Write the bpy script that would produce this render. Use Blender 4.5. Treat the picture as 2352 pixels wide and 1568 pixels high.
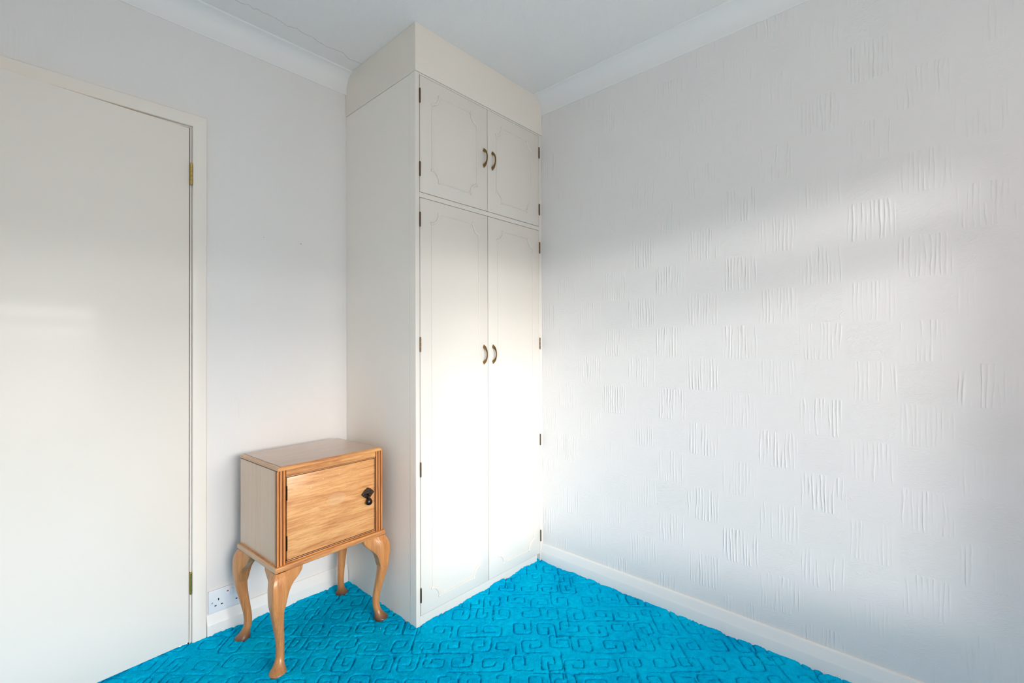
import bpy, bmesh, math, random
import numpy as np
from mathutils import Vector, Matrix

# ------------------------------------------------------------------ camera, sky, sun, exposure
scene = bpy.context.scene
COL = scene.collection
for o in list(bpy.data.objects):
    bpy.data.objects.remove(o)

def make_camera():
    yaw, pitch, roll, f = 0.82742, 0.00694, -0.00365, 1063.83
    F = Vector((math.sin(yaw)*math.cos(pitch), math.cos(yaw)*math.cos(pitch), math.sin(pitch)))
    R = Vector((math.cos(yaw), -math.sin(yaw), 0)); U = R.cross(F)
    R2 = R*math.cos(roll)+U*math.sin(roll); U2 = -R*math.sin(roll)+U*math.cos(roll)
    cd = bpy.data.cameras.new('camera'); cam = bpy.data.objects.new('camera', cd); COL.objects.link(cam)
    cd.sensor_fit = 'HORIZONTAL'; cd.sensor_width = 36.0; cd.lens = f/2352*36.0
    cd.clip_start = 0.02; cd.clip_end = 100
    m = Matrix((R2, U2, -F)).transposed().to_4x4(); m.translation = Vector((-1.08992, -1.51834, 1.11704))
    cam.matrix_world = m
    scene.camera = cam
make_camera()

SKY_LOW, SKY_HIGH, GROUND, SUN = 19.5, 1.2, 3.6, 1.9
world = bpy.data.worlds.new('sky'); scene.world = world; world.use_nodes = True
nt = world.node_tree; nt.nodes.clear()
wo = nt.nodes.new('ShaderNodeOutputWorld'); bg = nt.nodes.new('ShaderNodeBackground')
tc = nt.nodes.new('ShaderNodeTexCoord'); sp = nt.nodes.new('ShaderNodeSeparateXYZ'); cr = nt.nodes.new('ShaderNodeValToRGB')
nt.links.new(tc.outputs['Generated'], sp.inputs[0]); nt.links.new(sp.outputs['Z'], cr.inputs[0])
nt.links.new(cr.outputs[0], bg.inputs[0]); nt.links.new(bg.outputs[0], wo.inputs[0]); bg.inputs[1].default_value = 1.0
el = cr.color_ramp.elements
def tint(v, c): return (v*c[0], v*c[1], v*c[2], 1)
G_TINT, L_TINT, H_TINT = (1.11, .985, .87), (1.04, .985, .935), (.97, 1.0, 1.04)
el[0].position = 0.0; el[0].color = tint(GROUND, G_TINT)                 # houses and gardens up to the skyline
el[1].position = 1.0; el[1].color = tint(SKY_HIGH, H_TINT)
for p, c in ((.070, tint(GROUND, G_TINT)), (.105, tint(SKY_LOW, L_TINT)), (.28, tint(SKY_LOW, L_TINT)), (.42, tint(SKY_HIGH, H_TINT))):
    e = el.new(p); e.color = c

def make_sun():
    az, elv = math.radians(27.0), math.radians(7.0)
    d = Vector((math.sin(az)*math.cos(elv), math.cos(az)*math.cos(elv), -math.sin(elv)))
    l = bpy.data.lights.new('hazy_sun', 'SUN'); l.energy = SUN; l.angle = math.radians(8.0); l.color = (1.0, .97, .93)
    o = bpy.data.objects.new('hazy_sun', l); COL.objects.link(o); o.rotation_euler = d.to_track_quat('-Z', 'Y').to_euler()
    o.location = (-1, -4, 3)
make_sun()

# window opening (in the wall behind the camera) that lets the daylight in
WX0, WX1, WZ0, WZ1, REAR = -1.25, 0.38, 0.38, 1.78, -2.35
pl = bpy.data.lights.new('window_portal', 'AREA'); pl.shape = 'RECTANGLE'; pl.size = WX1-WX0; pl.size_y = WZ1-WZ0
pl.cycles.is_portal = True
po = bpy.data.objects.new('window_portal', pl); COL.objects.link(po)
po.location = ((WX0+WX1)/2, REAR-.13, (WZ0+WZ1)/2); po.rotation_euler = (math.radians(90), 0, 0)

vs = scene.view_settings; vs.view_transform = 'Standard'; vs.look = 'None'; vs.gamma = 1.0; vs.use_curve_mapping = False
vs.exposure = 0.0
scene.cycles.use_denoising = True; scene.cycles.use_adaptive_sampling = True; scene.cycles.adaptive_threshold = .02
scene.cycles.max_bounces = 9; scene.cycles.diffuse_bounces = 7; scene.cycles.glossy_bounces = 4
scene.cycles.sample_clamp_indirect = 8.0
scene.cycles.caustics_reflective = False; scene.cycles.caustics_refractive = False

# ------------------------------------------------------------------ measures (metres)
W, D, H = 0.7948, 0.5562, 2.40          # wardrobe width and depth, ceiling
NEAR = -1.52                            # wall beside the camera
ZF = 2.2072

# ------------------------------------------------------------------ node helpers
class N:
    def __init__(s, mat):
        s.t = mat.node_tree; s.n = s.t.nodes; s.l = s.t.links
    def math(s, op, a, b=None, c=None):
        m = s.n.new('ShaderNodeMath'); m.operation = op
        for i, v in enumerate((a, b, c)):
            if v is None: continue
            if isinstance(v, (int, float)): m.inputs[i].default_value = v
            else: s.l.new(v, m.inputs[i])
        return m.outputs[0]
    def xyz(s, x, y, z):
        c = s.n.new('ShaderNodeCombineXYZ')
        for i, v in enumerate((x, y, z)):
            if isinstance(v, (int, float)): c.inputs[i].default_value = v
            else: s.l.new(v, c.inputs[i])
        return c.outputs[0]
    def noise(s, vec, scale=1.0, detail=2.0, rough=.5, dist=0.0):
        t = s.n.new('ShaderNodeTexNoise'); t.inputs['Scale'].default_value = scale; t.inputs['Detail'].default_value = detail
        t.inputs['Roughness'].default_value = rough; t.inputs['Distortion'].default_value = dist
        s.l.new(vec, t.inputs['Vector']); return t.outputs['Fac']
    def ramp(s, fac, stops):
        r = s.n.new('ShaderNodeValToRGB'); e = r.color_ramp.elements
        e[0].position, e[0].color = stops[0][0], tuple(stops[0][1])+(1,)
        e[1].position, e[1].color = stops[-1][0], tuple(stops[-1][1])+(1,)
        for p, c in stops[1:-1]:
            k = e.new(p); k.color = tuple(c)+(1,)
        s.l.new(fac, r.inputs[0]); return r.outputs[0]
    def mix(s, fac, a, b):
        m = s.n.new('ShaderNodeMix'); m.data_type = 'RGBA'
        for i, v in ((0, fac), (6, a), (7, b)):
            if isinstance(v, (int, float)): m.inputs[i].default_value = v
            elif isinstance(v, tuple): m.inputs[i].default_value = v+(1,)
            else: s.l.new(v, m.inputs[i])
        return m.outputs[2]
    def bump(s, h, strength=1.0, dist=.001):
        b = s.n.new('ShaderNodeBump'); b.inputs['Strength'].default_value = strength; b.inputs['Distance'].default_value = dist
        s.l.new(h, b.inputs['Height']); s.l.new(b.outputs[0], s.b.inputs['Normal'])

def new_mat(name, col=(.8, .8, .8), rough=.5, metal=0.0, spec=.5, coat=0.0, coat_rough=.1):
    m = bpy.data.materials.new(name); m.use_nodes = True
    b = m.node_tree.nodes['Principled BSDF']
    b.inputs['Base Color'].default_value = tuple(col)+(1,); b.inputs['Roughness'].default_value = rough
    b.inputs['Metallic'].default_value = metal; b.inputs['Specular IOR Level'].default_value = spec
    b.inputs['Coat Weight'].default_value = coat; b.inputs['Coat Roughness'].default_value = coat_rough
    n = N(m); n.b = b
    t = n.n.new('ShaderNodeTexCoord'); n.obj = t.outputs['Object']
    s = n.n.new('ShaderNodeSeparateXYZ'); n.l.new(n.obj, s.inputs[0]); n.x, n.y, n.z = s.outputs
    m['_'] = 1
    return m, n

def paint(name, col, rough, bump=.0006, vary=.02, coat=0.0, brush=None, scale=60):
    m, n = new_mat(name, col, rough, coat=coat)
    v = n.obj
    if brush is not None:
        v = n.xyz(n.math('MULTIPLY', n.x, brush[0]), n.math('MULTIPLY', n.y, brush[1]), n.math('MULTIPLY', n.z, brush[2]))
        h = n.noise(v, 1.0, 3.0, .6)
    else:
        h = n.noise(v, scale, 3.0, .6)
    big = n.noise(n.obj, 2.2, 3.0, .6)
    c2 = tuple(max(0, c-vary) for c in col); c1 = tuple(min(1, c+vary*.5) for c in col)
    n.l.new(n.mix(big, c1, c2), n.b.inputs['Base Color'])
    n.bump(h, .5, bump)
    return m

def wallpaper(name, axis, origin, col, strength):
    """embossed basket-weave wallpaper: squares of upright ribs next to squares of wavy wrinkles"""
    m, n = new_mat(name, col, .55, spec=.35)
    a = n.y if axis == 'y' else n.x
    P, Q = .1333, .130
    k = n.math('DIVIDE', n.math('SUBTRACT', origin, a), P); r = n.math('DIVIDE', n.math('SUBTRACT', n.z, .930), Q)
    ki = n.math('FLOOR', k); ri = n.math('FLOOR', r)
    par = n.math('MODULO', n.math('ADD', n.math('ADD', ki, ri), 400), 2.0)
    wn = n.n.new('ShaderNodeTexWhiteNoise'); wn.noise_dimensions = '2D'; n.l.new(n.xyz(ki, ri, 0.0), wn.inputs['Vector']); rnd = wn.outputs['Value']
    off = n.math('MULTIPLY', rnd, 37.0)
    ph = n.noise(n.xyz(n.math('ADD', n.math('MULTIPLY', a, 42.0), off), n.math('MULTIPLY', n.z, 9.0), off), 1.0, 2.0, .5)
    ribs = n.math('SINE', n.math('ADD', n.math('MULTIPLY', a, 2*math.pi/.0118), n.math('MULTIPLY', ph, 9.0)))
    ribs = n.math('POWER', n.math('MULTIPLY_ADD', ribs, .5, .5), 2.2)
    vary = n.noise(n.xyz(n.math('ADD', n.math('MULTIPLY', a, 55.0), off), n.math('MULTIPLY', n.z, 11.0), off), 1.0, 1.0, .5)
    ribs = n.math('MULTIPLY', ribs, n.math('MAXIMUM', n.math('MULTIPLY', n.math('SUBTRACT', vary, .36), 3.4), 0.0))
    wav = n.noise(n.xyz(n.math('ADD', n.math('MULTIPLY', a, 30.0), off), n.math('ADD', n.math('MULTIPLY', n.z, 75.0), n.math('MULTIPLY', a, 22.0)), off), 1.0, 3.0, .6, 1.6)
    wav = n.math('POWER', n.math('MULTIPLY', n.math('ABSOLUTE', n.math('SUBTRACT', wav, .5)), 2.6), 1.0)
    amp_r = n.math('MULTIPLY_ADD', n.math('POWER', rnd, 1.3), .9, .38)
    amp_w = n.math('MULTIPLY_ADD', rnd, .7, .25)
    # fade the emboss out at each square's rim
    fk = n.math('FRACT', k); fr = n.math('FRACT', r)
    edge = n.math('MULTIPLY', n.math('MULTIPLY', fk, n.math('SUBTRACT', 1.0, fk)), n.math('MULTIPLY', fr, n.math('SUBTRACT', 1.0, fr)))
    edge = n.math('MINIMUM', n.math('MULTIPLY', edge, 120.0), 1.0)
    h = n.math('ADD', n.math('MULTIPLY', par, n.math('MULTIPLY', ribs, amp_r)), n.math('MULTIPLY', n.math('SUBTRACT', 1.0, par), n.math('MULTIPLY', wav, amp_w)))
    h = n.math('MULTIPLY', h, edge)
    fine = n.noise(n.obj, 420.0, 2.0, .5)
    h = n.math('ADD', h, n.math('MULTIPLY', fine, .10))
    big = n.noise(n.obj, 1.7, 4.0, .6)
    n.l.new(n.mix(big, col, tuple(c*.965 for c in col)), n.b.inputs['Base Color'])
    n.bump(h, strength, .0022)
    return m

def wood(name, grain, c_light, c_mid, c_dark, rough=.40, coat=.40, ring=None, foot=0.0, figure=1.0, cr=.16, specks=()):
    m, n = new_mat(name, c_mid, rough, coat=coat, coat_rough=cr)
    s = {'x': (7.0, 110.0, 110.0), 'z': (110.0, 110.0, 5.0), 'y': (110.0, 5.0, 110.0)}[grain]
    v = n.xyz(n.math('MULTIPLY', n.x, s[0]), n.math('MULTIPLY', n.y, s[1]), n.math('MULTIPLY', n.z, s[2]))
    s2 = tuple(q*.16 for q in s)
    v2 = n.xyz(n.math('MULTIPLY', n.x, s2[0]+1.5), n.math('MULTIPLY', n.y, s2[1]), n.math('MULTIPLY', n.z, s2[2]))
    g1 = n.noise(v, 1.6, 4.0, .65, .6); g2 = n.noise(v2, 1.2, 3.0, .6, 1.2)
    s3 = tuple(q*4.0 if q > 10 else q*6 for q in s)
    v3 = n.xyz(n.math('MULTIPLY', n.x, s3[0]), n.math('MULTIPLY', n.y, s3[1]), n.math('MULTIPLY', n.z, s3[2]))
    pores = n.noise(v3, 1.0, 2.0, .5)
    f = n.math('ADD', n.math('MULTIPLY', g1, .55), n.math('MULTIPLY', g2, .45))
    c = n.ramp(f, [(.34, c_dark), (.47, c_mid), (.60, c_light)])
    pm = n.math('MULTIPLY', n.math('GREATER_THAN', pores, .66), .28*figure)
    c = n.mix(pm, c, tuple(q*.55 for q in c_dark))
    if ring:
        cx, cz, rx, rz = ring
        dx = n.math('DIVIDE', n.math('SUBTRACT', n.x, cx), rx); dz = n.math('DIVIDE', n.math('SUBTRACT', n.z, cz), rz)
        dd = n.math('ADD', n.math('MULTIPLY', dx, dx), n.math('MULTIPLY', dz, dz))
        fac = n.math('MULTIPLY', n.math('MULTIPLY', n.math('LESS_THAN', n.math('ADD', dd, n.math('MULTIPLY', n.noise(n.obj, 40.0), .5)), 1.2), .3), 1.0)
        c = n.mix(fac, c, (.72, .46, .27))
    for px_, pz_, rx_, rz_ in specks:
        a1 = n.math('DIVIDE', n.math('SUBTRACT', n.x, px_), rx_); a2 = n.math('DIVIDE', n.math('SUBTRACT', n.z, pz_), rz_)
        c = n.mix(n.math('MULTIPLY', n.math('LESS_THAN', n.math('ADD', n.math('MULTIPLY', a1, a1), n.math('MULTIPLY', a2, a2)), 1.0), .8), c, (.85, .80, .72))
    if foot:                                      # the polish has gone dark red-brown on the pad feet
        fz = n.math('SUBTRACT', 1.25, n.math('MULTIPLY', n.z, 24.0))
        fz = n.math('MULTIPLY', n.math('MAXIMUM', n.math('MINIMUM', fz, 1.0), 0.0), foot)
        c = n.mix(fz, c, (.085, .028, .014))
    n.l.new(c, n.b.inputs['Base Color'])
    n.bump(g1, .25, .0006)
    return m

def carpet_mat():
    m, n = new_mat('carpet_pile', (0, .3, .5), 1.0, spec=0.0)
    fine = n.noise(n.obj, 330.0, 3.0, .7); mid = n.noise(n.obj, 46.0, 3.0, .6); big = n.noise(n.obj, 5.0, 3.0, .6)
    f = n.math('ADD', n.math('MULTIPLY', fine, .35), n.math('ADD', n.math('MULTIPLY', mid, .3), n.math('MULTIPLY', big, .35)))
    c = n.ramp(f, [(.36, (.0002, .33, .66)), (.5, (.0005, .50, .86)), (.64, (.001, .63, .95))])
    n.l.new(c, n.b.inputs['Base Color'])
    n.bump(n.math('ADD', n.math('MULTIPLY', fine, .7), n.math('MULTIPLY', mid, .5)), .9, .004)
    return m

def artex(name, col):
    """ceiling paint brushed in short crossing strokes"""
    m, n = new_mat(name, col, .6, spec=.3)
    vo = n.n.new('ShaderNodeTexVoronoi'); vo.inputs['Scale'].default_value = 6.0; n.l.new(n.obj, vo.inputs['Vector'])
    sc = n.n.new('ShaderNodeSeparateColor'); n.l.new(vo.outputs['Color'], sc.inputs[0])
    ang = n.math('MULTIPLY_ADD', sc.outputs[0], 1.5, .2)
    ca, sa = n.math('COSINE', ang), n.math('SINE', ang)
    u = n.math('ADD', n.math('MULTIPLY', n.x, ca), n.math('MULTIPLY', n.y, sa))
    v = n.math('SUBTRACT', n.math('MULTIPLY', n.y, ca), n.math('MULTIPLY', n.x, sa))
    h = n.noise(n.xyz(n.math('MULTIPLY', u, 14.0), n.math('MULTIPLY', v, 190.0), sc.outputs[1]), 1.0, 2.0, .6, .8)
    n.bump(h, .9, .0016)
    return m

M = {}
M['wall_right'] = wallpaper('embossed_wallpaper', 'y', -.0919, (.80, .79, .785), .52)
M['wall_left'] = wallpaper('painted_wallpaper', 'x', -.10, (.80, .79, .785), .20)
M['wall_plain'] = paint('wall_paint', (.80, .80, .80), .7)
M['ceiling'] = artex('ceiling_paint', (.83, .82, .81))
M['trim'] = paint('trim_gloss', (.84, .84, .83), .30, .0003, .02, brush=(12, 12, 12))
M['cove'] = paint('coving_paint', (.83, .83, .83), .55, .0004, .015)
M['door'] = paint('door_gloss', (.86, .815, .755), .42, .0004, .03, coat=.15, brush=(70, 70, 5))
M['wardrobe'] = paint('wardrobe_gloss', (.75, .71, .655), .38, .0002, .015, scale=120)
M['wardrobe_side'] = paint('wardrobe_side_lightened', (.90, .85, .785), .38, .0002, .02, brush=(60, 60, 4))  # same cream paint, lightened to offset the dim light on this side
M['frieze'] = paint('frieze_paint', (.83, .775, .70), .42, .0002, .02)
M['blocker'] = paint('sky_blocker_brown', (.30, .17, .12), .9)  # colour of the added sky-blocking slab
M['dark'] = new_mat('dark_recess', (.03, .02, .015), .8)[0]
M['bronze'] = new_mat('antique_bronze', (.27, .155, .06), .25, 1.0)[0]
M['old_bronze'] = new_mat('tarnished_bronze', (.16, .10, .06), .38, 1.0)[0]
M['brass'] = new_mat('brass', (.62, .44, .12), .3, 1.0)[0]
M['iron'] = new_mat('blackened_metal', (.045, .035, .032), .30, 1.0)[0]
M['iron_plate'] = new_mat('blackened_pierced_metal', (.10, .07, .055), .38, .9)[0]
M['plastic'] = new_mat('white_plastic', (.80, .84, .90), .3)[0]
M['red'] = new_mat('red_marker', (.55, .005, .08), .4)[0]
M['hole'] = new_mat('pin_hole', (.005, .008, .03), .6)[0]
M['screw'] = new_mat('plated_screw', (.7, .7, .7), .25, 1.0)[0]
M['carpet'] = carpet_mat()
M['crack'] = new_mat('plaster_crack', (.22, .21, .19), .9)[0]
M['crumb'] = new_mat('paper_scrap', (.9, .9, .82), .8)[0]
LT, MD, DK = (.74, .37, .13), (.58, .245, .075), (.38, .135, .04)
M['wood_door'] = wood('walnut_veneer_across', 'x', (.79, .42, .165), (.65, .295, .10), (.44, .155, .044), ring=(.222, .537, .040, .023), specks=((.1231, .6028, .0032, .0009), (.1700, .6250, .0008, .0020), (.2333, .6285, .0016, .0008)))
M['wood_side'] = wood('walnut_side_sheen', 'z', (.60, .43, .30), (.56, .39, .265), (.50, .34, .225), coat=1.0, rough=.42, figure=.5)  # greyer than the front: the side's sheen is put into the colour
M['wood_top'] = wood('walnut_top_sheen', 'x', (.47, .30, .215), (.43, .265, .18), (.36, .21, .135), coat=1.0, rough=.4, cr=.07, figure=.4)  # wall reflection on the top mixed into a greyer base colour
M['wood_rail'] = wood('walnut_rail', 'x', LT, MD, DK, figure=.6)
M['wood_post'] = wood('walnut_reeding', 'z', (.72, .30, .085), (.56, .20, .05), (.34, .10, .024), figure=.5)
M['wood_end'] = wood('walnut_edge', 'y', (.62, .42, .26), (.55, .34, .20), (.42, .24, .12), figure=.6)
LG = ((.62, .275, .085), (.53, .215, .060), (.39, .135, .035))
M['wood_leg'] = wood('walnut_leg', 'z', *LG, foot=.92, figure=.3)
M['wood_leg_pale'] = wood('walnut_leg_worn', 'z', *LG, foot=.25, figure=.3)
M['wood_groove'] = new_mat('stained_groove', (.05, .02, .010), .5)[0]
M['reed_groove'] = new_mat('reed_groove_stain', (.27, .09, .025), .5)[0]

# ------------------------------------------------------------------ mesh helpers
def link(name, mesh, mat, parent=None, loc=None):
    o = bpy.data.objects.new(name, mesh); COL.objects.link(o)
    if mat is not None:
        for q in (mat if isinstance(mat, (list, tuple)) else [mat]): mesh.materials.append(q)
    if parent: o.parent = parent
    if loc: o.location = loc
    return o
def bm_obj(name, bm, mat, parent=None, smooth=False, loc=None):
    bmesh.ops.recalc_face_normals(bm, faces=bm.faces)
    me = bpy.data.meshes.new(name); bm.to_mesh(me); bm.free()
    if smooth:
        me.polygons.foreach_set('use_smooth', [True]*len(me.polygons))
        try: me.set_sharp_from_angle(angle=math.radians(38))
        except Exception: pass
    return link(name, me, mat, parent, loc)
def add_box(bm, a, b, bevel=0.0, seg=1, mi=0):
    r = bmesh.ops.create_cube(bm, size=1.0)
    c = [(a[i]+b[i])/2 for i in range(3)]; s = [abs(b[i]-a[i]) for i in range(3)]
    for v in r['verts']:
        v.co = Vector((c[0]+v.co.x*s[0], c[1]+v.co.y*s[1], c[2]+v.co.z*s[2]))
    fs = {f for v in r['verts'] for f in v.link_faces}
    for f in fs: f.material_index = mi
    if bevel:
        es = list({e for v in r['verts'] for e in v.link_edges})
        bmesh.ops.bevel(bm, geom=es, offset=bevel, segments=seg, profile=.5, affect='EDGES')
def box(name, a, b, mat, parent=None, bevel=.001, seg=1, smooth=False):
    bm = bmesh.new(); add_box(bm, a, b, bevel, seg); return bm_obj(name, bm, mat, parent, smooth)
def extrude_profile(bm, pts, fn, t0, t1, mi=0):
    """pts: closed 2-D outline, fn(p, t) -> 3-D point"""
    A = [bm.verts.new(fn(p, t0)) for p in pts]; B = [bm.verts.new(fn(p, t1)) for p in pts]
    n = len(pts)
    for i in range(n):
        f = bm.faces.new((A[i], A[(i+1) % n], B[(i+1) % n], B[i])); f.material_index = mi
    f = bm.faces.new(A); f.material_index = mi
    f = bm.faces.new(B[::-1]); f.material_index = mi
def add_tube(bm, pts, rad, nseg=8, squash=None, caps=True):
    """tube along points; squash=(axis index, factor) flattens about that axis"""
    pts = [Vector(p) for p in pts]; rings = []
    up0 = None
    for i, p in enumerate(pts):
        t = (pts[min(i+1, len(pts)-1)]-pts[max(i-1, 0)]).normalized()
        if up0 is None:
            up0 = Vector((0, 1, 0)) if abs(t.y) < .9 else Vector((1, 0, 0))
        s = t.cross(up0).normalized(); u = s.cross(t).normalized(); up0 = u
        r = rad[i] if isinstance(rad, (list, tuple)) else rad
        ring = []
        for k in range(nseg):
            a = 2*math.pi*k/nseg
            ring.append(bm.verts.new(p+s*(math.cos(a)*r)+u*(math.sin(a)*r)))
        rings.append(ring)
    for A, B in zip(rings, rings[1:]):
        for k in range(nseg): bm.faces.new((A[k], A[(k+1) % nseg], B[(k+1) % nseg], B[k]))
    if caps:
        bm.faces.new(rings[0]); bm.faces.new(rings[-1][::-1])
def add_ball(bm, c, r, sq=(1, 1, 1), u=10, v=6):
    q = bmesh.ops.create_uvsphere(bm, u_segments=u, v_segments=v, radius=1.0)
    for w in q['verts']: w.co = Vector((c[0]+w.co.x*r*sq[0], c[1]+w.co.y*r*sq[1], c[2]+w.co.z*r*sq[2]))
def struct(o): o['kind'] = 'structure'; return o
def empty(name, loc=(0, 0, 0), rz=0.0, parent=None):
    o = bpy.data.objects.new(name, None); COL.objects.link(o); o.location = loc; o.rotation_euler = (0, 0, rz)
    o.empty_display_size = .1
    if parent: o.parent = parent
    return o
def tag(o, label, cat, group=None):
    o['label'] = label; o['category'] = cat
    if group: o['group'] = group
    return o

# ------------------------------------------------------------------ floor: carved carpet
def catmull(xs, ys, q):
    xs = np.array(xs); ys = np.array(ys); m = np.gradient(ys, xs); out = []
    for x in q:
        i = int(np.clip(np.searchsorted(xs, x)-1, 0, len(xs)-2)); h = xs[i+1]-xs[i]; t = (x-xs[i])/h
        out.append((2*t**3-3*t**2+1)*ys[i]+(t**3-2*t**2+t)*h*m[i]+(-2*t**3+3*t**2)*ys[i+1]+(t**3-t**2)*h*m[i+1])
    return out
def smooth_noise(rng, shape, cells):
    gy, gx = cells; g = rng.standard_normal((gy+3, gx+3))
    yy = np.linspace(0, gy, shape[0]); xx = np.linspace(0, gx, shape[1])
    y0 = yy.astype(int); x0 = xx.astype(int); fy = yy-y0; fx = xx-x0
    fy = fy*fy*(3-2*fy); fx = fx*fx*(3-2*fx)
    a = g[np.ix_(y0, x0)]; b = g[np.ix_(y0, x0+1)]; c = g[np.ix_(y0+1, x0)]; d = g[np.ix_(y0+1, x0+1)]
    fx = fx[None, :]; fy = fy[:, None]
    return (a*(1-fx)+b*fx)*(1-fy)+(c*(1-fx)+d*fx)*fy
def build_carpet():
    x0, x1, y0, y1, st = -1.15, W+.0, -1.34, D+.0, .0025
    nx = int(round((x1-x0)/st))+1; ny = int(round((y1-y0)/st))+1
    X = np.linspace(x0, x1, nx); Y = np.linspace(y0, y1, ny); dx = X[1]-X[0]; dy = Y[1]-Y[0]
    rng = np.random.default_rng(7); rr = random.Random(11)
    dist = np.full((ny, nx), .05)
    th = math.radians(-47.4); ru = np.array([.6767, -.7362]); rv = np.array([.7362, .6767])    # across the view, away along it
    P = .100
    base = [(-.5, .5), (-.5, -.40), (.20, -.40), (.20, .32), (-.23, .32), (-.23, -.10), (-.03, -.10)]
    segs = []
    for i in range(-26, 27):
        for j in range(-26, 27):
            off = (.5*P if j % 2 else 0.0)
            c = ru*(i*P+off+rr.uniform(-.006, .006))+rv*(j*P*.98+rr.uniform(-.005, .005))
            if not (x0-.15 < c[0] < x1+.15 and y0-.15 < c[1] < y1+.15): continue
            pts = [list(p) for p in base]
            t = rr.choice((0, .3, .5, 1.0)); pts[0][1] += t
            if rr.random() < .3: pts = pts[:-1]
            if rr.random() < .2: pts = pts[1:]
            q = rr.choice((0, 0, 1, 2, 3)); mir = rr.random() < .45
            pts = [(-p[0], p[1]) if mir else tuple(p) for p in pts]
            ca, sa = [(1, 0), (0, 1), (-1, 0), (0, -1)][q]
            pts = [np.array((p[0]*ca-p[1]*sa, p[0]*sa+p[1]*ca))+np.array([rr.uniform(-.03, .03), rr.uniform(-.03, .03)]) for p in pts]
            for _ in range(2):                      # round the corners
                new = [pts[0]]
                for a, b in zip(pts, pts[1:]): new += [a*.87+b*.13, a*.13+b*.87]
                pts = new+[pts[-1]]
            wp = [c+ru*(p[0]*P)+rv*(p[1]*P) for p in pts]
            segs += list(zip(wp, wp[1:]))
    R = .014
    for a, b in segs:
        i0 = int((min(a[0], b[0])-R-x0)/dx); i1 = int((max(a[0], b[0])+R-x0)/dx)+2
        j0 = int((min(a[1], b[1])-R-y0)/dy); j1 = int((max(a[1], b[1])+R-y0)/dy)+2
        i0, i1, j0, j1 = max(i0, 0), min(i1, nx), max(j0, 0), min(j1, ny)
        if i0 >= i1 or j0 >= j1: continue
        gx = X[i0:i1][None, :]-a[0]; gy = Y[j0:j1][:, None]-a[1]; ex, ey = b-a; L = ex*ex+ey*ey+1e-12
        t = np.clip((gx*ex+gy*ey)/L, 0, 1); dd = np.hypot(gx-t*ex, gy-t*ey)
        sub = dist[j0:j1, i0:i1]; np.minimum(sub, dd, out=sub)
    sx, sy = x1-x0, y1-y0
    n1 = smooth_noise(rng, (ny, nx), (int(sy/.05), int(sx/.05))); n2 = smooth_noise(rng, (ny, nx), (int(sy/.012), int(sx/.012)))
    n3 = rng.standard_normal((ny, nx)); n4 = smooth_noise(rng, (ny, nx), (int(sy/.03), int(sx/.03)))
    dist = np.maximum(dist+n2*.0008+n3*.0004, 0)
    wdt = .0072
    g = np.clip(dist/wdt, 0, 1); g = np.sqrt(1-(1-g)**2)
    depth = .0150*np.clip(.75+.35*n4, .25, 1.25)
    Z = .0030-depth*(1-g)+n1*.0007+n2*.0005+n3*.00045
    GX, GY = np.meshgrid(X, Y)
    # close to the wardrobe, the skirting and the door the pile rolls over
    d_edge = np.minimum(np.minimum(W-.018-GX, D-.016-GY), np.where(GX > 0, -GY, np.where(GY > 0, -GX, np.hypot(GX, GY))))
    Z += .006*np.exp(-np.maximum(d_edge, 0)/.02)*(.6+.5*n1)
    verts = np.stack([GX, GY, Z], -1).reshape(-1, 3)
    idx = np.arange(nx*ny).reshape(ny, nx)
    F = np.stack([idx[:-1, :-1], idx[:-1, 1:], idx[1:, 1:], idx[1:, :-1]], -1).reshape(-1, 4)
    # plain surround out to the walls behind the camera
    rects = [(NEAR, REAR-.02, x0, D+.0), (x0, REAR-.02, x1, y0)]
    ev = []; ef = []; base_i = len(verts)
    for r in rects:
        k = base_i+len(ev); ev += [(r[0], r[1], .005), (r[2], r[1], .005), (r[2], r[3], .005), (r[0], r[3], .005)]; ef.append((k, k+1, k+2, k+3))
    verts = np.concatenate([verts, np.array(ev)]); F = np.concatenate([F, np.array(ef)])
    me = bpy.data.meshes.new('floor'); me.vertices.add(len(verts)); me.vertices.foreach_set('co', verts.astype(np.float32).ravel())
    me.loops.add(F.size); me.loops.foreach_set('vertex_index', F.astype(np.int32).ravel())
    me.polygons.add(len(F)); me.polygons.foreach_set('loop_start', np.arange(0, F.size, 4, dtype=np.int32))
    me.polygons.foreach_set('use_smooth', np.ones(len(F), dtype=bool))
    me.update(calc_edges=True); me.validate()
    struct(link('floor', me, M['carpet']))
build_carpet()

# ------------------------------------------------------------------ walls, ceiling
bm = bmesh.new(); add_box(bm, (NEAR-.2, REAR-.3, H), (W+.2, D+.3, H+.12)); ceiling = struct(bm_obj('ceiling', bm, M['ceiling']))
box('wall_right', (W, REAR-.3, -.1), (W+.12, D+.12, H), M['wall_right'], None, 0).name = 'wall_right'
struct(bpy.data.objects['wall_right'])
DX0, DX1, DZ = -1.405, -.6275, 1.942                       # door opening in the left-hand wall
bm = bmesh.new()
add_box(bm, (DX1, D, -.1), (W, D+.12, H)); add_box(bm, (NEAR-.12, D, -.1), (DX0, D+.12, H)); add_box(bm, (DX0, D, DZ), (DX1, D+.12, H))
struct(bm_obj('wall_left', bm, M['wall_left']))
bm = bmesh.new(); add_box(bm, (NEAR-.12, REAR-.3, -.1), (NEAR, D, H)); struct(bm_obj('wall_near', bm, M['wall_plain']))
bm = bmesh.new()
add_box(bm, (NEAR, REAR-.26, -.1), (WX0, REAR, H)); add_box(bm, (WX1, REAR-.26, -.1), (W, REAR, H))
add_box(bm, (WX0, REAR-.26, -.1), (WX1, REAR, WZ0)); add_box(bm, (WX0, REAR-.26, WZ1), (WX1, REAR, H))
struct(bm_obj('wall_rear', bm, M['wall_plain']))
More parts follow.
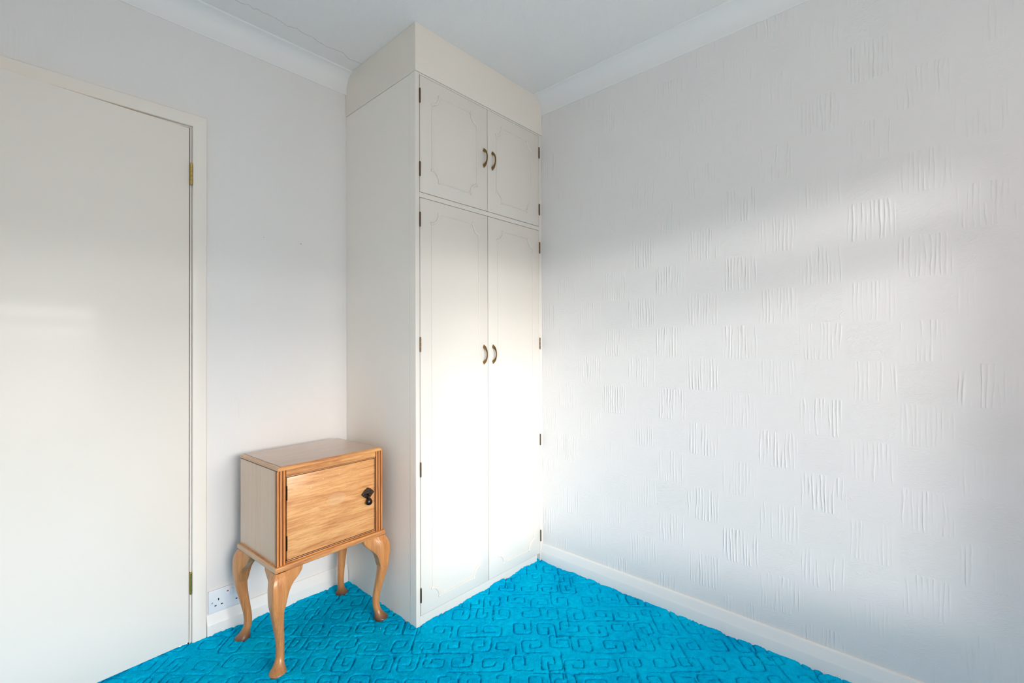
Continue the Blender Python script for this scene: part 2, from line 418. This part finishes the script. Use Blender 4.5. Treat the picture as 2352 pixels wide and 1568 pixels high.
bm = bmesh.new()                                             # dim landing behind the door
add_box(bm, (DX0-.3, D+.9, -.1), (DX1+.3, D+.95, H)); add_box(bm, (DX0-.35, D+.12, -.1), (DX0-.3, D+.95, H))
add_box(bm, (DX1+.3, D+.12, -.1), (DX1+.35, D+.95, H)); add_box(bm, (DX0-.35, D+.12, -.05), (DX1+.35, D+.95, 0))
struct(bm_obj('wall_landing', bm, M['wall_plain']))
# unseen slab added to cut off sky light on that side of the window
bm = bmesh.new(); add_box(bm, (-90.0, -23.0, -8.0), (-13.8, -22.0, 16.0)); struct(bm_obj('sky_blocker', bm, M['blocker']))
# window frame behind the camera
bm = bmesh.new(); y = REAR-.20; fw = .045
add_box(bm, (WX0, y-.03, WZ0), (WX1, y+.03, WZ0+fw)); add_box(bm, (WX0, y-.03, WZ1-.02), (WX1, y+.03, WZ1))
add_box(bm, (WX0, y-.03, WZ0), (WX0+fw, y+.03, WZ1)); add_box(bm, (WX1-fw, y-.03, WZ0), (WX1, y+.03, WZ1))
add_box(bm, (WX0, y-.03, 1.535), (WX1, y+.03, 1.62))
struct(bm_obj('window_1', bm, M['trim']))
win = bpy.data.objects['window_1']
bm = bmesh.new(); add_box(bm, (WX0-.03, REAR-.2, WZ0-.03), (WX1+.03, REAR+.05, WZ0), .004); bm_obj('window_sill', bm, M['trim'], win)

# coving
def cove(name, fn, t0, t1):
    c, c2 = .067, .0896
    p = [(0, H), (0, H-c2), (.004, H-c2), (.0055, H-c2+.004)]
    for k in range(13):
        a = math.pi/2*k/12; p.append((c-.004-(c-.0095)*math.cos(a), H-c2+.005+(c2-.0105)*math.sin(a)))
    p += [(c-.001, H-.0045), (c, H-.003), (c, H)]
    bm = bmesh.new(); extrude_profile(bm, p, fn, t0, t1)
    return struct(bm_obj(name, bm, M['cove'], None, True))
cove('trim_1', lambda p, t: (t, D-p[0], p[1]), NEAR, -.0005)
cove('trim_2', lambda p, t: (W-p[0], t, p[1]), REAR, -.0025)
# skirting boards
SK = [(0, -.01), (0, .087), (.0045, .087), (.0065, .0855), (.008, .081), (.0105, .070), (.0145, .056), (.0165, .049), (.0175, .0465), (.0175, -.01)]
def skirting(name, fn, t0, t1, dz=0):
    bm = bmesh.new(); extrude_profile(bm, [(p[0], p[1]+(dz if p[1] > 0 else 0)) for p in SK], fn, t0, t1)
    return struct(bm_obj(name, bm, M['trim'], None, True))
skirting('baseboard_right', lambda p, t: (W-p[0], t, p[1]), REAR, -.0005)
skirting('baseboard_left', lambda p, t: (t, D-p[0], p[1]), -.5735, -.0005, -.002)

# hairline crack in the ceiling plaster
CR = [(-.5222,.3919),(-.5016,.3944),(-.4909,.3884),(-.4826,.3823),(-.459,.3919),(-.4519,.382),(-.4307,.3863),(-.4097,.3813),(-.3814,.3839),(-.3573,.3886),(-.3375,.3955),(-.311,.3893),(-.3029,.3806),(-.2803,.3921),(-.2528,.3926),(-.2399,.3869),(-.2099,.398),(-.1642,.406),(-.1443,.3993),(-.1252,.3972),(-.1037,.3928),(-.0567,.4158),(-.0171,.4092),(-.001,.406)]
def crack():
    rr = random.Random(3); pts = []
    for a, b in zip(CR, CR[1:]):
        for k in range(4):
            t = k/4; pts.append((a[0]+(b[0]-a[0])*t+rr.uniform(-.0012, .0012), a[1]+(b[1]-a[1])*t+rr.uniform(-.0016, .0016)))
    pts.append(CR[-1]); bm = bmesh.new(); prev = None
    for i, p in enumerate(pts):
        w = .00025+.0003*rr.random()
        if rr.random() < .12: w = .0001
        cur = [bm.verts.new((p[0], p[1]-w, H-.0003)), bm.verts.new((p[0], p[1]+w, H-.0003)), bm.verts.new((p[0], p[1]+w, H+.002)), bm.verts.new((p[0], p[1]-w, H+.002))]
        if prev:
            for k in range(4): bm.faces.new((prev[k], prev[(k+1) % 4], cur[(k+1) % 4], cur[k]))
        prev = cur
    bm_obj('crack', bm, M['crack'], ceiling)
crack()
# two small pits in the left-hand wall
for x, z, r in ((-.2134, 1.5668, .0022), (-.3665, 1.5701, .0014)):
    bm = bmesh.new(); add_ball(bm, (x, D, z), r, (1, .25, 1)); bm_obj('wall_pit', bm, M['crack'], bpy.data.objects['wall_left'], True)

# ------------------------------------------------------------------ room door, its lining and architrave
trim3 = struct(empty('trim_3', (DX1, D, 0)))
def tr(name, bm, mat=M['door']):
    o = bm_obj(name, bm, mat, trim3, True); o.matrix_parent_inverse = Matrix.Translation((-DX1, -D, 0)); return o
AX0, AX1, AZ0, AZ1 = -.6212, -.5740, 1.9440, 1.9920
LXL = DX0-.006
prof = [(0, 0), (.0, .0125), (.002, .0148), (.040, .0150), (.0445, .0140), (.047, .0105), (.047, 0)]   # across, proud
def arch_piece(ends, side):
    bm = bmesh.new()
    A = []; B = []
    for p in prof:
        if side == 'jamb':
            x = AX0+p[0]; A.append(bm.verts.new((x, D-p[1], -.01))); B.append(bm.verts.new((x, D-p[1], AZ0+p[0])))
        elif side == 'jamb_far':
            x = LXL-p[0]; A.append(bm.verts.new((x, D-p[1], -.01))); B.append(bm.verts.new((x, D-p[1], AZ0+p[0])))
        else:
            z = AZ0+p[0]; A.append(bm.verts.new((LXL-p[0], D-p[1], z))); B.append(bm.verts.new((AX0+p[0], D-p[1], z)))
    n = len(prof)
    for i in range(n): bm.faces.new((A[i], A[(i+1) % n], B[(i+1) % n], B[i]))
    bm.faces.new(A); bm.faces.new(B[::-1]); return bm
tr('architrave_jamb', arch_piece(None, 'jamb')); tr('architrave_jamb', arch_piece(None, 'jamb_far')); tr('architrave_head', arch_piece(None, 'head'))
bm = bmesh.new(); add_box(bm, (DX1, D-.003, -.01), (DX1+.004, D+.12, DZ)); add_box(bm, (DX1-.010, D+.040, -.01), (DX1, D+.075, DZ)); tr('lining_jamb', bm)
bm = bmesh.new(); add_box(bm, (DX0, D-.003, DZ-.003), (DX1, D+.12, DZ)); add_box(bm, (DX0, D+.04, DZ-.013), (DX1, D+.075, DZ-.003)); tr('lining_head', bm)
bm = bmesh.new(); add_box(bm, (DX0-.004, D-.003, -.01), (DX0, D+.12, DZ)); tr('lining_jamb', bm)

# leaf: hinge edge at x=-.6312, opened a few degrees into the room
door = struct(empty('door_1', (-.6312, .5445, 0), math.radians(4.9)))
DW = .762
bm = bmesh.new(); add_box(bm, (-DW, 0, .012), (0, .035, 1.9345), .0015, 2); bm_obj('door_leaf', bm, M['door'], door, True)
for z0, z1 in ((1.7244, 1.8019), (.1908, .2692)):
    h = empty('door_hinge', (-.6260, .5415, (z0+z1)/2)); h.parent = door; h.matrix_parent_inverse = door.matrix_world.inverted()
    door_inv = Matrix.LocRotScale(Vector((-.6312, .5445, 0)), Matrix.Rotation(math.radians(4.9), 3, 'Z').to_quaternion(), None).inverted()
    h.matrix_parent_inverse = door_inv
    hl = (z1-z0)/2; bm = bmesh.new()
    for k in range(5):
        a = -hl+2*hl*k/5; add_tube(bm, [(0, 0, a+.0004), (0, 0, a+2*hl/5-.0004)], .0042 if k % 2 == 0 else .0040, 14)
    add_ball(bm, (0, 0, hl), .003); add_ball(bm, (0, 0, -hl), .003)
    bm_obj('hinge_knuckle', bm, M['brass'], h, True)
    bm = bmesh.new(); add_box(bm, (-.0045, .002, -hl), (-.0020, .016, hl)); add_box(bm, (0.0, .002, -hl), (.0015, .016, hl)); bm_obj('hinge_leaf', bm, M['brass'], h)

# ------------------------------------------------------------------ double socket
sock = empty('double_socket', (-.568, D, .0855)); SX, SZ = -.568, .0855
tag(sock, 'white double switched wall socket with red switch marker, above the skirting beside the door frame', 'socket')
def sp_(name, bm, mat, smooth=True, parent=None):
    return bm_obj(name, bm, mat, parent or sock, smooth)
bm = bmesh.new(); add_box(bm, (0, -.009, 0), (.146, 0, .086), .0028, 3); plate = sp_('faceplate', bm, M['plastic'])
# (x, z) measured from the plate's lower left corner
for base in (0, .073):
    for dx, dz, w, h in ((.0342, .0476, .0042, .0085), (.0238, .0257, .0066, .0042), (.0456, .0258, .0066, .0042)):
        bm = bmesh.new(); add_box(bm, (base+dx-w/2, -.0092, dz-h/2), (base+dx+w/2, -.0086, dz+h/2)); sp_('pin_hole', bm, M['hole'], False)
for k, (cx, tilt) in enumerate(((.0645, .0016), (.0800, -.0012))):
    bm = bmesh.new(); add_box(bm, (cx-.0062, -.0125, .050), (cx+.0062, -.008, .0745), .0012, 2)
    for v in bm.verts:
        if v.co.y < -.010: v.co.y += tilt*(v.co.z-.062)/.012
    s = sp_('switch', bm, M['plastic'])
    if k == 0:
        bm = bmesh.new(); add_box(bm, (cx-.0032, -.0146, .0685), (cx+.0032, -.0128, .0712)); sp_('red_marker', bm, M['red'], False, s)
for x in (.0125, .1335):
    bm = bmesh.new(); add_ball(bm, (x, -.009, .040), .0033, (1, .45, 1), 14, 8); sp_('screw', bm, M['screw'])

# ------------------------------------------------------------------ built-in wardrobe
wd = empty('built_in_wardrobe', (0, 0, 0))
tag(wd, 'cream-white built-in wardrobe with two upper and two lower doors, floor to ceiling', 'wardrobe')
XA, XM, XB = .0209, .3987, .7699
box('side_panel', (.0014, .0415, -.01), (.018, D-.0005, 2.2065), M['wardrobe_side'], wd, .0008)
box('corner_post', (0, 0, -.01), (.0195, .0405, 2.2065), M['wardrobe'], wd, .0016, 2)
cpm = bpy.data.objects['corner_post'].data; cpm.materials.append(M['wardrobe_side'])
for p in cpm.polygons:
    if p.normal.x < -.9: p.material_index = 1  # left face takes the lightened side tone
box('stile', (.7712, .0, -.01), (W-.0005, .030, 2.2065), M['wardrobe'], wd, .0012)
box('rail', (.0197, .0, 1.7085), (.7710, .030, 1.7280), M['wardrobe'], wd, .0008)
box('rail', (.0197, .0, 2.1992), (.7710, .030, 2.2065), M['wardrobe'], wd, .0006)
box('plinth', (.0197, .003, -.01), (.748, .020, .0395), M['wardrobe'], wd, .001)
box('plinth_block', (.7482, .022, -.01), (.7710, .035, .06), M['wardrobe_side'], wd, .001)
box('frieze_board', (-.0012, -.0022, 2.2080), (W-.0005, .016, H), M['frieze'], wd, .0012, 2)
box('frieze_board', (-.0012, .0162, 2.2080), (.016, D-.0005, H), M['frieze'], wd, .0012)

def shared(name, bm, smooth=True):
    bmesh.ops.recalc_face_normals(bm, faces=bm.faces); me = bpy.data.meshes.new(name); bm.to_mesh(me); bm.free()
    if smooth:
        me.polygons.foreach_set('use_smooth', [True]*len(me.polygons))
        me.set_sharp_from_angle(angle=math.radians(38))
    return me
# bow handle, 91 mm tall, pointed spade feet
def handle_mesh():
    bm = bmesh.new(); n = 22; L = .0455
    rows = []
    for i in range(n+1):
        s = -1+2*i/n; z = L*s; a = abs(s)
        out = .0245*(1-a**2.2)**.85                                   # outer bow
        foot = a > .66
        inn = -.0 if foot else max(0.0, .0195*(1-(a/.66)**3.2)+.0005)
        w = .0006+.0062*min(1, (1-a)/.30) if foot else .0032+.0018*(a/.66)**2
        rows.append((z, out, inn, w))
    rings = []
    for z, out, inn, w in rows:
        o = max(out, inn+.0012)
        m = inn+(o-inn)*.35
        rings.append([bm.verts.new(p) for p in ((-w, -inn, z), (w, -inn, z), (w, -m, z), (w*.45, -o, z), (-w*.45, -o, z), (-w, -m, z))])
    for A, B in zip(rings, rings[1:]):
        for k in range(6): bm.faces.new((A[k], A[(k+1) % 6], B[(k+1) % 6], B[k]))
    bm.faces.new(rings[0]); bm.faces.new(rings[-1][::-1])
    return shared('handle', bm)
HM = handle_mesh(); HM.materials.append(M['bronze'])
def hinge_mesh():
    bm = bmesh.new(); hl = .028
    for k in range(3):
        a = -hl+2*hl*k/3; add_tube(bm, [(0, 0, a+.0003), (0, 0, a+2*hl/3-.0003)], .0034, 10)
    add_ball(bm, (0, 0, hl), .0026, u=8, v=4); add_ball(bm, (0, 0, -hl), .0026, u=8, v=4)
    return shared('hinge', bm)
GM = hinge_mesh(); GM.materials.append(M['old_bronze'])
CW, CH = .0350, .0430                         # corner notch of the moulding
def corner_mesh():
    """scroll corner: hollow quarter curve with a curled bead at each end (drawn for the upper left corner)"""
    bm = bmesh.new(); pts = []
    # arc centred on the outer corner (0, 0): from (0, -CH) to (CW, 0)
    for k in range(11):
        a = math.pi/2*k/10; pts.append((CW*math.sin(a), -.002, -CH*math.cos(a)))
    rad = [.0036+.0016*math.sin(math.pi*k/10) for k in range(11)]
    add_tube(bm, pts, rad, 8)
    add_ball(bm, (-.0015, -.002, -CH), .0058, (1, .8, 1)); add_ball(bm, (CW, -.002, .0015), .0058, (1, .8, 1))
    add_ball(bm, (.0045, -.002, -CH-.004), .0036, (1, .8, 1)); add_ball(bm, (CW+.004, -.002, -.0045), .0036, (1, .8, 1))
    return shared('corner_scroll', bm)
CM = corner_mesh(); CM.materials.append(M['wardrobe'])
def strip(parent, p, q):
    bm = bmesh.new(); add_tube(bm, [p, q], .0026, 8)
    v = Vector(q)-Vector(p); n = int(v.length/.0065); u = v.normalized()
    for k in range(n):                            # little rope turns along the bead
        c = Vector(p)+u*((k+.5)*v.length/n)
        if n < 400: add_ball(bm, c, .0032, (1, .9, 1), 5, 3)
    for w in bm.verts: w.co.y = max(w.co.y, -.0052)
    return bm_obj('moulding_strip', bm, M['wardrobe'], parent, True)
def cupboard_door(x0, x1, z0, z1, frame, hx, hz, hinges, hinge_x):
    e = empty('cupboard_door', (hinge_x, 0, z0)); e.parent = wd
    def place(o): o.parent = e; o.matrix_parent_inverse = Matrix.Translation((-hinge_x, 0, -z0)); return o
    place(box('door_panel', (x0, -.0005, z0), (x1, .0175, z1), M['wardrobe'], e, .0012, 2, True))
    fx0, fx1, fz0, fz1 = frame
    for sx, sz, cx, cz in ((1, 1, fx0, fz1), (-1, 1, fx1, fz1), (1, -1, fx0, fz0), (-1, -1, fx1, fz0)):
        o = bpy.data.objects.new('corner_scroll', CM); COL.objects.link(o); place(o)
        o.location = (cx, 0, cz); o.scale = (sx, 1, sz)
    y = -.0014
    place(strip(e, (fx0+CW+.004, y, fz1), (fx1-CW-.004, y, fz1))); place(strip(e, (fx0+CW+.004, y, fz0), (fx1-CW-.004, y, fz0)))
    place(strip(e, (fx0, y, fz0+CH+.004), (fx0, y, fz1-CH-.004))); place(strip(e, (fx1, y, fz0+CH+.004), (fx1, y, fz1-CH-.004)))
    h = bpy.data.objects.new('handle', HM); COL.objects.link(h); place(h); h.location = (hx, -.0004, hz)
    for z in hinges:
        g = bpy.data.objects.new('hinge', GM); COL.objects.link(g); place(g); g.location = (hinge_x, -.0018, z)
G = .0014
cupboard_door(XA+G-.0002, XM-G, 1.7302, 2.1976, (.0825, .3310, 1.7880, 2.1450), .3766, 1.9685, (2.1152, 1.8212), XA)
cupboard_door(XM+G, XB-G, 1.7302, 2.1976, (.4575, .7105, 1.7880, 2.1440), .4298, 1.9700, (2.1120, 1.8170), XB+.0035)
cupboard_door(XA+G-.0002, XM-G, .0425, 1.7064, (.0790, .3420, .0880, 1.6560), .3724, 1.0728, (1.6190, 1.1190, .6212, .1235), XA)
cupboard_door(XM+G+.0012, XB-G, .0425, 1.7064, (.4640, .7170, .0880, 1.6520), .4310, 1.0735, (1.6187, 1.1230, .6267, .1317), XB+.0045)
# dark carcass behind the doors keeps the joints dark
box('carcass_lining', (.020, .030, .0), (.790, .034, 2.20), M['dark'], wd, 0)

# ------------------------------------------------------------------ bedside cabinet on cabriole legs
CWd, CD, ZB, ZT = .4245, .3170, .3608, .6850
cab = empty('bedside_cabinet', (-.4696, .1444, 0), .0542)
tag(cab, 'honey-brown wooden bedside cabinet with one door, on four curved legs', 'cabinet')
cb = lambda *a, **k: box(*a, **k)
box('side_panel', (.0035, .006, ZB), (.017, CD, ZT), M['wood_side'], cab, .0006)
box('side_panel', (CWd-.017, .006, ZB), (CWd-.0035, CD, ZT), M['wood_side'], cab, .0006)
box('back_panel', (.017, CD-.010, ZB), (CWd-.017, CD-.002, ZT), M['wood_side'], cab, .0003)
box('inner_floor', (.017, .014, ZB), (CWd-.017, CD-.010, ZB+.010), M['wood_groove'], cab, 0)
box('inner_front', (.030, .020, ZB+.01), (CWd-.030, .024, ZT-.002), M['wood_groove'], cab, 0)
def reeded(x0, sgn):
    """corner post with three upright reeds and dark grooves between"""
    bm = bmesh.new(); pts = []; w = .0092; gw = .0020; y0 = 0.0
    xs = 0
    for k in range(3):
        a = xs+k*(w+gw)
        for j in range(9):
            t = j/8; pts.append((a+w*t, y0+.0028*(1-math.sqrt(max(0, 1-(2*t-1)**2))*1.0) if True else 0))
        if k < 2: pts += [(a+w+.0003, .0045), (a+w+gw-.0003, .0045)]
    full = pts+[(pts[-1][0], .014), (0, .014)]
    A = [bm.verts.new((x0+sgn*p[0], p[1], ZB)) for p in full]; B = [bm.verts.new((x0+sgn*p[0], p[1], ZT)) for p in full]; n = len(full)
    for i in range(n):
        j = (i+1) % n; f = bm.faces.new((A[i], A[j], B[j], B[i]))
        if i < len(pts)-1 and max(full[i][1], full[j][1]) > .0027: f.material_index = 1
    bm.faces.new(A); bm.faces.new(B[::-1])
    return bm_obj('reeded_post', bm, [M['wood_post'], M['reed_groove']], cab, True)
reeded(0, 1); reeded(CWd, -1)
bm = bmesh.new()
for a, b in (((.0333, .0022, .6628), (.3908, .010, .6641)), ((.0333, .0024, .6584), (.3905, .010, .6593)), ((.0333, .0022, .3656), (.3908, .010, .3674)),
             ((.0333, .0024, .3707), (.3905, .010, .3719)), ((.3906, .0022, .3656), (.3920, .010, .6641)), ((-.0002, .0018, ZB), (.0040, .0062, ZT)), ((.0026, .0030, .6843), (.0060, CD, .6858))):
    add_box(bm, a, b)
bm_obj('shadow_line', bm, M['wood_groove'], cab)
box('top_rail', (.0335, .0015, .6640), (.3910, .016, ZT), M['wood_rail'], cab, .0006)
box('bottom_rail', (.0335, .0045, ZB), (.3910, .016, .3655), M['wood_rail'], cab, .0006)
bm = bmesh.new()
for a, b in (((.0345, .0030, .6595), (.3905, .014, .6625)), ((.0345, .0030, .3675), (.3905, .014, .3705)), ((.3892, .0030, .3675), (.3905, .014, .6625))):
    add_box(bm, a, b, .0008, 2)
bm_obj('bead', bm, M['wood_rail'], cab, True)
cd = empty('cabinet_door', (.036, .004, .372)); cd.parent = cab
def pd(o): o.parent = cd; o.matrix_parent_inverse = Matrix.Translation((-.036, -.004, -.372)); return o
pd(box('door_panel', (.0368, .0035, .3722), (.3868, .018, .6578), M['wood_door'], cd, .0012, 2, True))
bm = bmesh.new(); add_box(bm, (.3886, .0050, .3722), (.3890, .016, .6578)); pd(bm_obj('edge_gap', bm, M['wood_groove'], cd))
for z0, z1 in ((.5786, .6288), (.4043, .4551)):
    bm = bmesh.new(); add_tube(bm, [(.0350, .0040, z0), (.0350, .0040, z1)], .0019, 10); add_box(bm, (.0350, .0030, z0), (.0385, .0044, z1), .0003)
    pd(bm_obj('hinge', bm, M['iron'], cd, True))
# pierced lozenge back plate with a hanging drop
def plate_mesh():
    cu = bpy.data.curves.new('plate', 'CURVE'); cu.dimensions = '2D'; cu.fill_mode = 'BOTH'; cu.extrude = .0008; cu.bevel_depth = .0003
    def poly(pts):
        s = cu.splines.new('POLY'); s.points.add(len(pts)-1); s.use_cyclic_u = True
        for i, p in enumerate(pts): s.points[i].co = (p[0], p[1], 0, 1)
    out = []; hw, hh = .0290, .0230; N_ = 72
    corners = [(hw, 0), (0, hh), (-hw, 0), (0, -hh)]
    for c in range(4):
        a = Vector(corners[c]); b = Vector(corners[(c+1) % 4])
        for k in range(18):
            t = k/18; p = a.lerp(b, t); n = Vector((p.x, p.y)).normalized()
            bulge = .0022*math.sin(math.pi*t)+.0011*abs(math.sin(math.pi*t*4))-.0006
            p = p+n*bulge; out.append((p.x, p.y))
    poly(out)
    def hole(cx, cy, rx, ry, rot=0, n=9):
        poly([(cx+rx*math.cos(a)*math.cos(rot)-ry*math.sin(a)*math.sin(rot), cy+rx*math.cos(a)*math.sin(rot)+ry*math.sin(a)*math.cos(rot)) for a in [2*math.pi*k/n for k in range(n)]])
    for sx in (-1, 1):
        hole(sx*.0190, 0, .0028, .0016); hole(sx*.0120, .0050, .0022, .0013, sx*.6); hole(sx*.0120, -.0050, .0022, .0013, -sx*.6)
        hole(sx*.0065, .0105, .0016, .0022, sx*.5); hole(sx*.0070, -.0100, .0016, .0022, -sx*.5); hole(sx*.0145, 0, .0008, .0012)
    hole(0, .0160, .0018, .0024); hole(0, .0085, .0014, .0012); hole(0, -.0165, .0015, .0020)
    o = bpy.data.objects.new('tmp', cu); COL.objects.link(o); bpy.context.view_layer.update()
    me = bpy.data.meshes.new_from_object(o.evaluated_get(bpy.context.evaluated_depsgraph_get()))
    bpy.data.objects.remove(o); bpy.data.curves.remove(cu)
    for v in me.vertices:
        x, y, z = v.co; r = math.hypot(x/.029, y/.023)
        v.co = (x, -z-.0016-.0016*max(0, 1-r), y)
    me.name = 'back_plate'; return me
pm = plate_mesh(); PX, PZ = .3552, .5255
hd = link('back_plate', pm, M['iron_plate'], cd); pd(hd); hd.location = (PX, .0030, PZ)
bm = bmesh.new()
add_tube(bm, [(PX, .002, PZ-.004), (PX, -.006, PZ-.004)], [.0035, .0028], 12); add_ball(bm, (PX, -.0072, PZ-.004), .0034, u=12, v=8)
prof_ = [(0, .0022), (.003, .0028), (.008, .0052), (.013, .0102), (.019, .0132), (.025, .0142), (.0305, .0122), (.0345, .0072), (.036, .0004)]
rings = []
for t, r in prof_:
    z = PZ-.010-t; rings.append([bm.verts.new((PX+.0005+math.cos(a)*r, -.0080+math.sin(a)*r*.75, z)) for a in [2*math.pi*k/20 for k in range(20)]])
for A, B in zip(rings, rings[1:]):
    for k in range(20): bm.faces.new((A[k], A[(k+1) % 20], B[(k+1) % 20], B[k]))
bm.faces.new(rings[0]); bm.faces.new(rings[-1][::-1])
add_tube(bm, [(PX, -.0050, PZ-.006), (PX, -.0085, PZ-.010), (PX, -.0080, PZ-.012)], .0015, 8)
pd(bm_obj('drop_pull', bm, M['iron'], cd, True))
# top board, inlay line, base moulding
box('top_board', (.0045, .0005, ZT+.0006), (.4190, CD+.004, .6980), M['wood_top'], cab, .0001)
tb = bpy.data.objects['top_board']; COL.objects.unlink(tb); bpy.data.objects.remove(tb)
def top_board():
    bm = bmesh.new(); z0, z1 = ZT+.0006, .6983; xa, xb, ya, yb = .0040, .4200, -.0005, CD+.003; ins = .0120
    loops = []
    for k in range(7):
        a = math.pi/2*k/6; i_ = ins*(1-math.cos(a)); z = z0+.0015+(z1-z0-.0015)*math.sin(a)
        loops.append([(xa+i_, ya+i_, z), (xb-i_, ya+i_, z), (xb-i_, yb, z), (xa+i_, yb, z)])
    loops = [[(xa, ya, z0), (xb, ya, z0), (xb, yb, z0), (xa, yb, z0)]]+loops
    vs_ = [[bm.verts.new(p) for p in L] for L in loops]
    for A, B in zip(vs_, vs_[1:]):
        for k in range(4):
            f = bm.faces.new((A[k], A[(k+1) % 4], B[(k+1) % 4], B[k])); f.material_index = {0: 1, 1: 2, 2: 0, 3: 2}[k]
    bm.faces.new(vs_[0]); f = bm.faces.new(vs_[-1][::-1])
    return bm_obj('top_board', bm, [M['wood_top'], M['wood_rail'], M['wood_end']], cab, True)
top_board()
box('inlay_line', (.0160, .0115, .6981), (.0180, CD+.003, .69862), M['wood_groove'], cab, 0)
bmo = box('base_moulding', (-.0084, -.0084, .3410), (CWd+.0084, CD+.004, ZB), [M['wood_rail'], M['wood_end']], cab, .0048, 4, True)
for p in bmo.data.polygons:
    if abs(p.normal.x) > abs(p.normal.y) and abs(p.center.x-CWd/2) > CWd/2: p.material_index = 1

def leg_mesh(name, sx, sy):
    """local frame: cabinet corner at the origin, sx/sy point outward; cabriole with knee, ankle and pad foot"""
    bm = bmesh.new()
    zk = [0.0, .003, .007, .012, .020, .030, .045, .070, .100, .130, .160, .210, .250, .285, .310, .326, .341]
    ck = [.006, .004, .003, .004, .007, .0105, .0150, .0178, .0160, .0115, .0065, -.0005, -.0025, -.0020, .0005, .0050, .0115]   # inward offset of the centre
    ak = [.0235, .0268, .0280, .0266, .0215, .0172, .0144, .0138, .0144, .0155, .0170, .0200, .0218, .0228, .0228, .0222, .0205]
    nk = [2, 2, 2, 2, 2, 2, 2, 2, 2, 2.1, 2.4, 3.2, 4.5, 6, 7, 7, 7]
    zs = np.linspace(0, .341, 60); zs = np.sort(np.concatenate([zs, [.002, .004, .008, .010]]))
    c = catmull(zk, ck, zs); a = catmull(zk, ak, zs); ne = np.interp(zs, zk, nk)
    rings = []; NS = 32
    for z, cc, aa, e in zip(zs, c, a, ne):
        ring = []
        for k in range(NS):
            t = 2*math.pi*k/NS+math.pi/NS*0; ct, st = math.cos(t), math.sin(t)
            r = (abs(ct)**e+abs(st)**e)**(-1/e)
            ring.append(bm.verts.new((sx*(-cc+aa*r*ct), sy*(-cc+aa*r*st), z)))
        rings.append(ring)
    for A, B in zip(rings, rings[1:]):
        for k in range(NS): bm.faces.new((A[k], A[(k+1) % NS], B[(k+1) % NS], B[k]))
    bm.faces.new(rings[0]); bm.faces.new(rings[-1][::-1])
    # ears: shaped brackets either side of the knee, flush with it and fading back under the moulding
    tt = [.010, .0190, .0235, .0265, .0335, .0430, .0518, .0645, .0745, .0842, .0875, .0882]
    zz = [.205, .222, .2380, .2520, .2710, .2830, .2920, .3030, .3125, .3260, .3330, .3400]
    q = np.linspace(-.004, tt[-1], 26); zq = np.interp(q, tt, zz); K = 10
    for axis in (0, 1):
        def fn(t, off, z):
            return (sx*-t, sy*off, z) if axis == 0 else (sx*off, sy*-t, z)
        F_, B_ = [], []
        for t, zb in zip(q, zq):
            cf, cb_ = [], []
            for k in range(K+1):
                z = zb+(.341-zb)*k/K
                fl = float(np.interp(z, zk, [a_-c_ for a_, c_ in zip(ak, ck)]))-.0006
                w = min(max((t-.012)/.050, 0), 1); w = w*w*(3-2*w)
                off = fl*(1-w)+.0060*w
                edge = .0022*max(0, 1-(z-zb)/.004)+.0020*max(0, 1-(tt[-1]-t)/.004)   # softened edge
                cf.append(bm.verts.new(fn(t, off-edge, z))); cb_.append(bm.verts.new(fn(t, -.014, z)))
            F_.append(cf); B_.append(cb_)
        n = len(q)
        for i in range(n-1):
            for k in range(K):
                bm.faces.new((F_[i][k], F_[i+1][k], F_[i+1][k+1], F_[i][k+1]))
                bm.faces.new((B_[i][k], B_[i][k+1], B_[i+1][k+1], B_[i+1][k]))
            bm.faces.new((F_[i][0], B_[i][0], B_[i+1][0], F_[i+1][0]))
            bm.faces.new((F_[i][K], F_[i+1][K], B_[i+1][K], B_[i][K]))
        for k in range(K):
            bm.faces.new((F_[0][k], F_[0][k+1], B_[0][k+1], B_[0][k]))
            bm.faces.new((F_[-1][k], B_[-1][k], B_[-1][k+1], F_[-1][k+1]))
    return bm_obj(name, bm, M['wood_leg_pale'] if (sx, sy) == (-1, -1) else M['wood_leg'], cab, True)
for sx, sy, lx, ly in ((-1, -1, .002, .000), (1, -1, CWd-.002, .002), (-1, 1, .002, CD-.010), (1, 1, CWd-.002, CD-.010)):
    o = leg_mesh('leg', sx, sy); o.location = (lx, ly, -.005); o.scale = (1, 1, .346/.341)

# ------------------------------------------------------------------ specks on the carpet
for i, (x, y, lab) in enumerate(((-.0974, .101, 'tiny white scrap on the blue carpet in front of the cabinet right front foot'),
                                 (-.1396, .4646, 'tiny pale speck on the carpet beside the cabinet rear right foot'))):
    bm = bmesh.new(); add_ball(bm, (0, 0, 0), .0030 if i == 0 else .0018, (1, .5, .5), 6, 4)
    o = bm_obj('crumb', bm, M['crumb'], None, True, (x, y, .0055)); o.rotation_euler = (0, .3, 1.1); tag(o, lab, 'crumb')
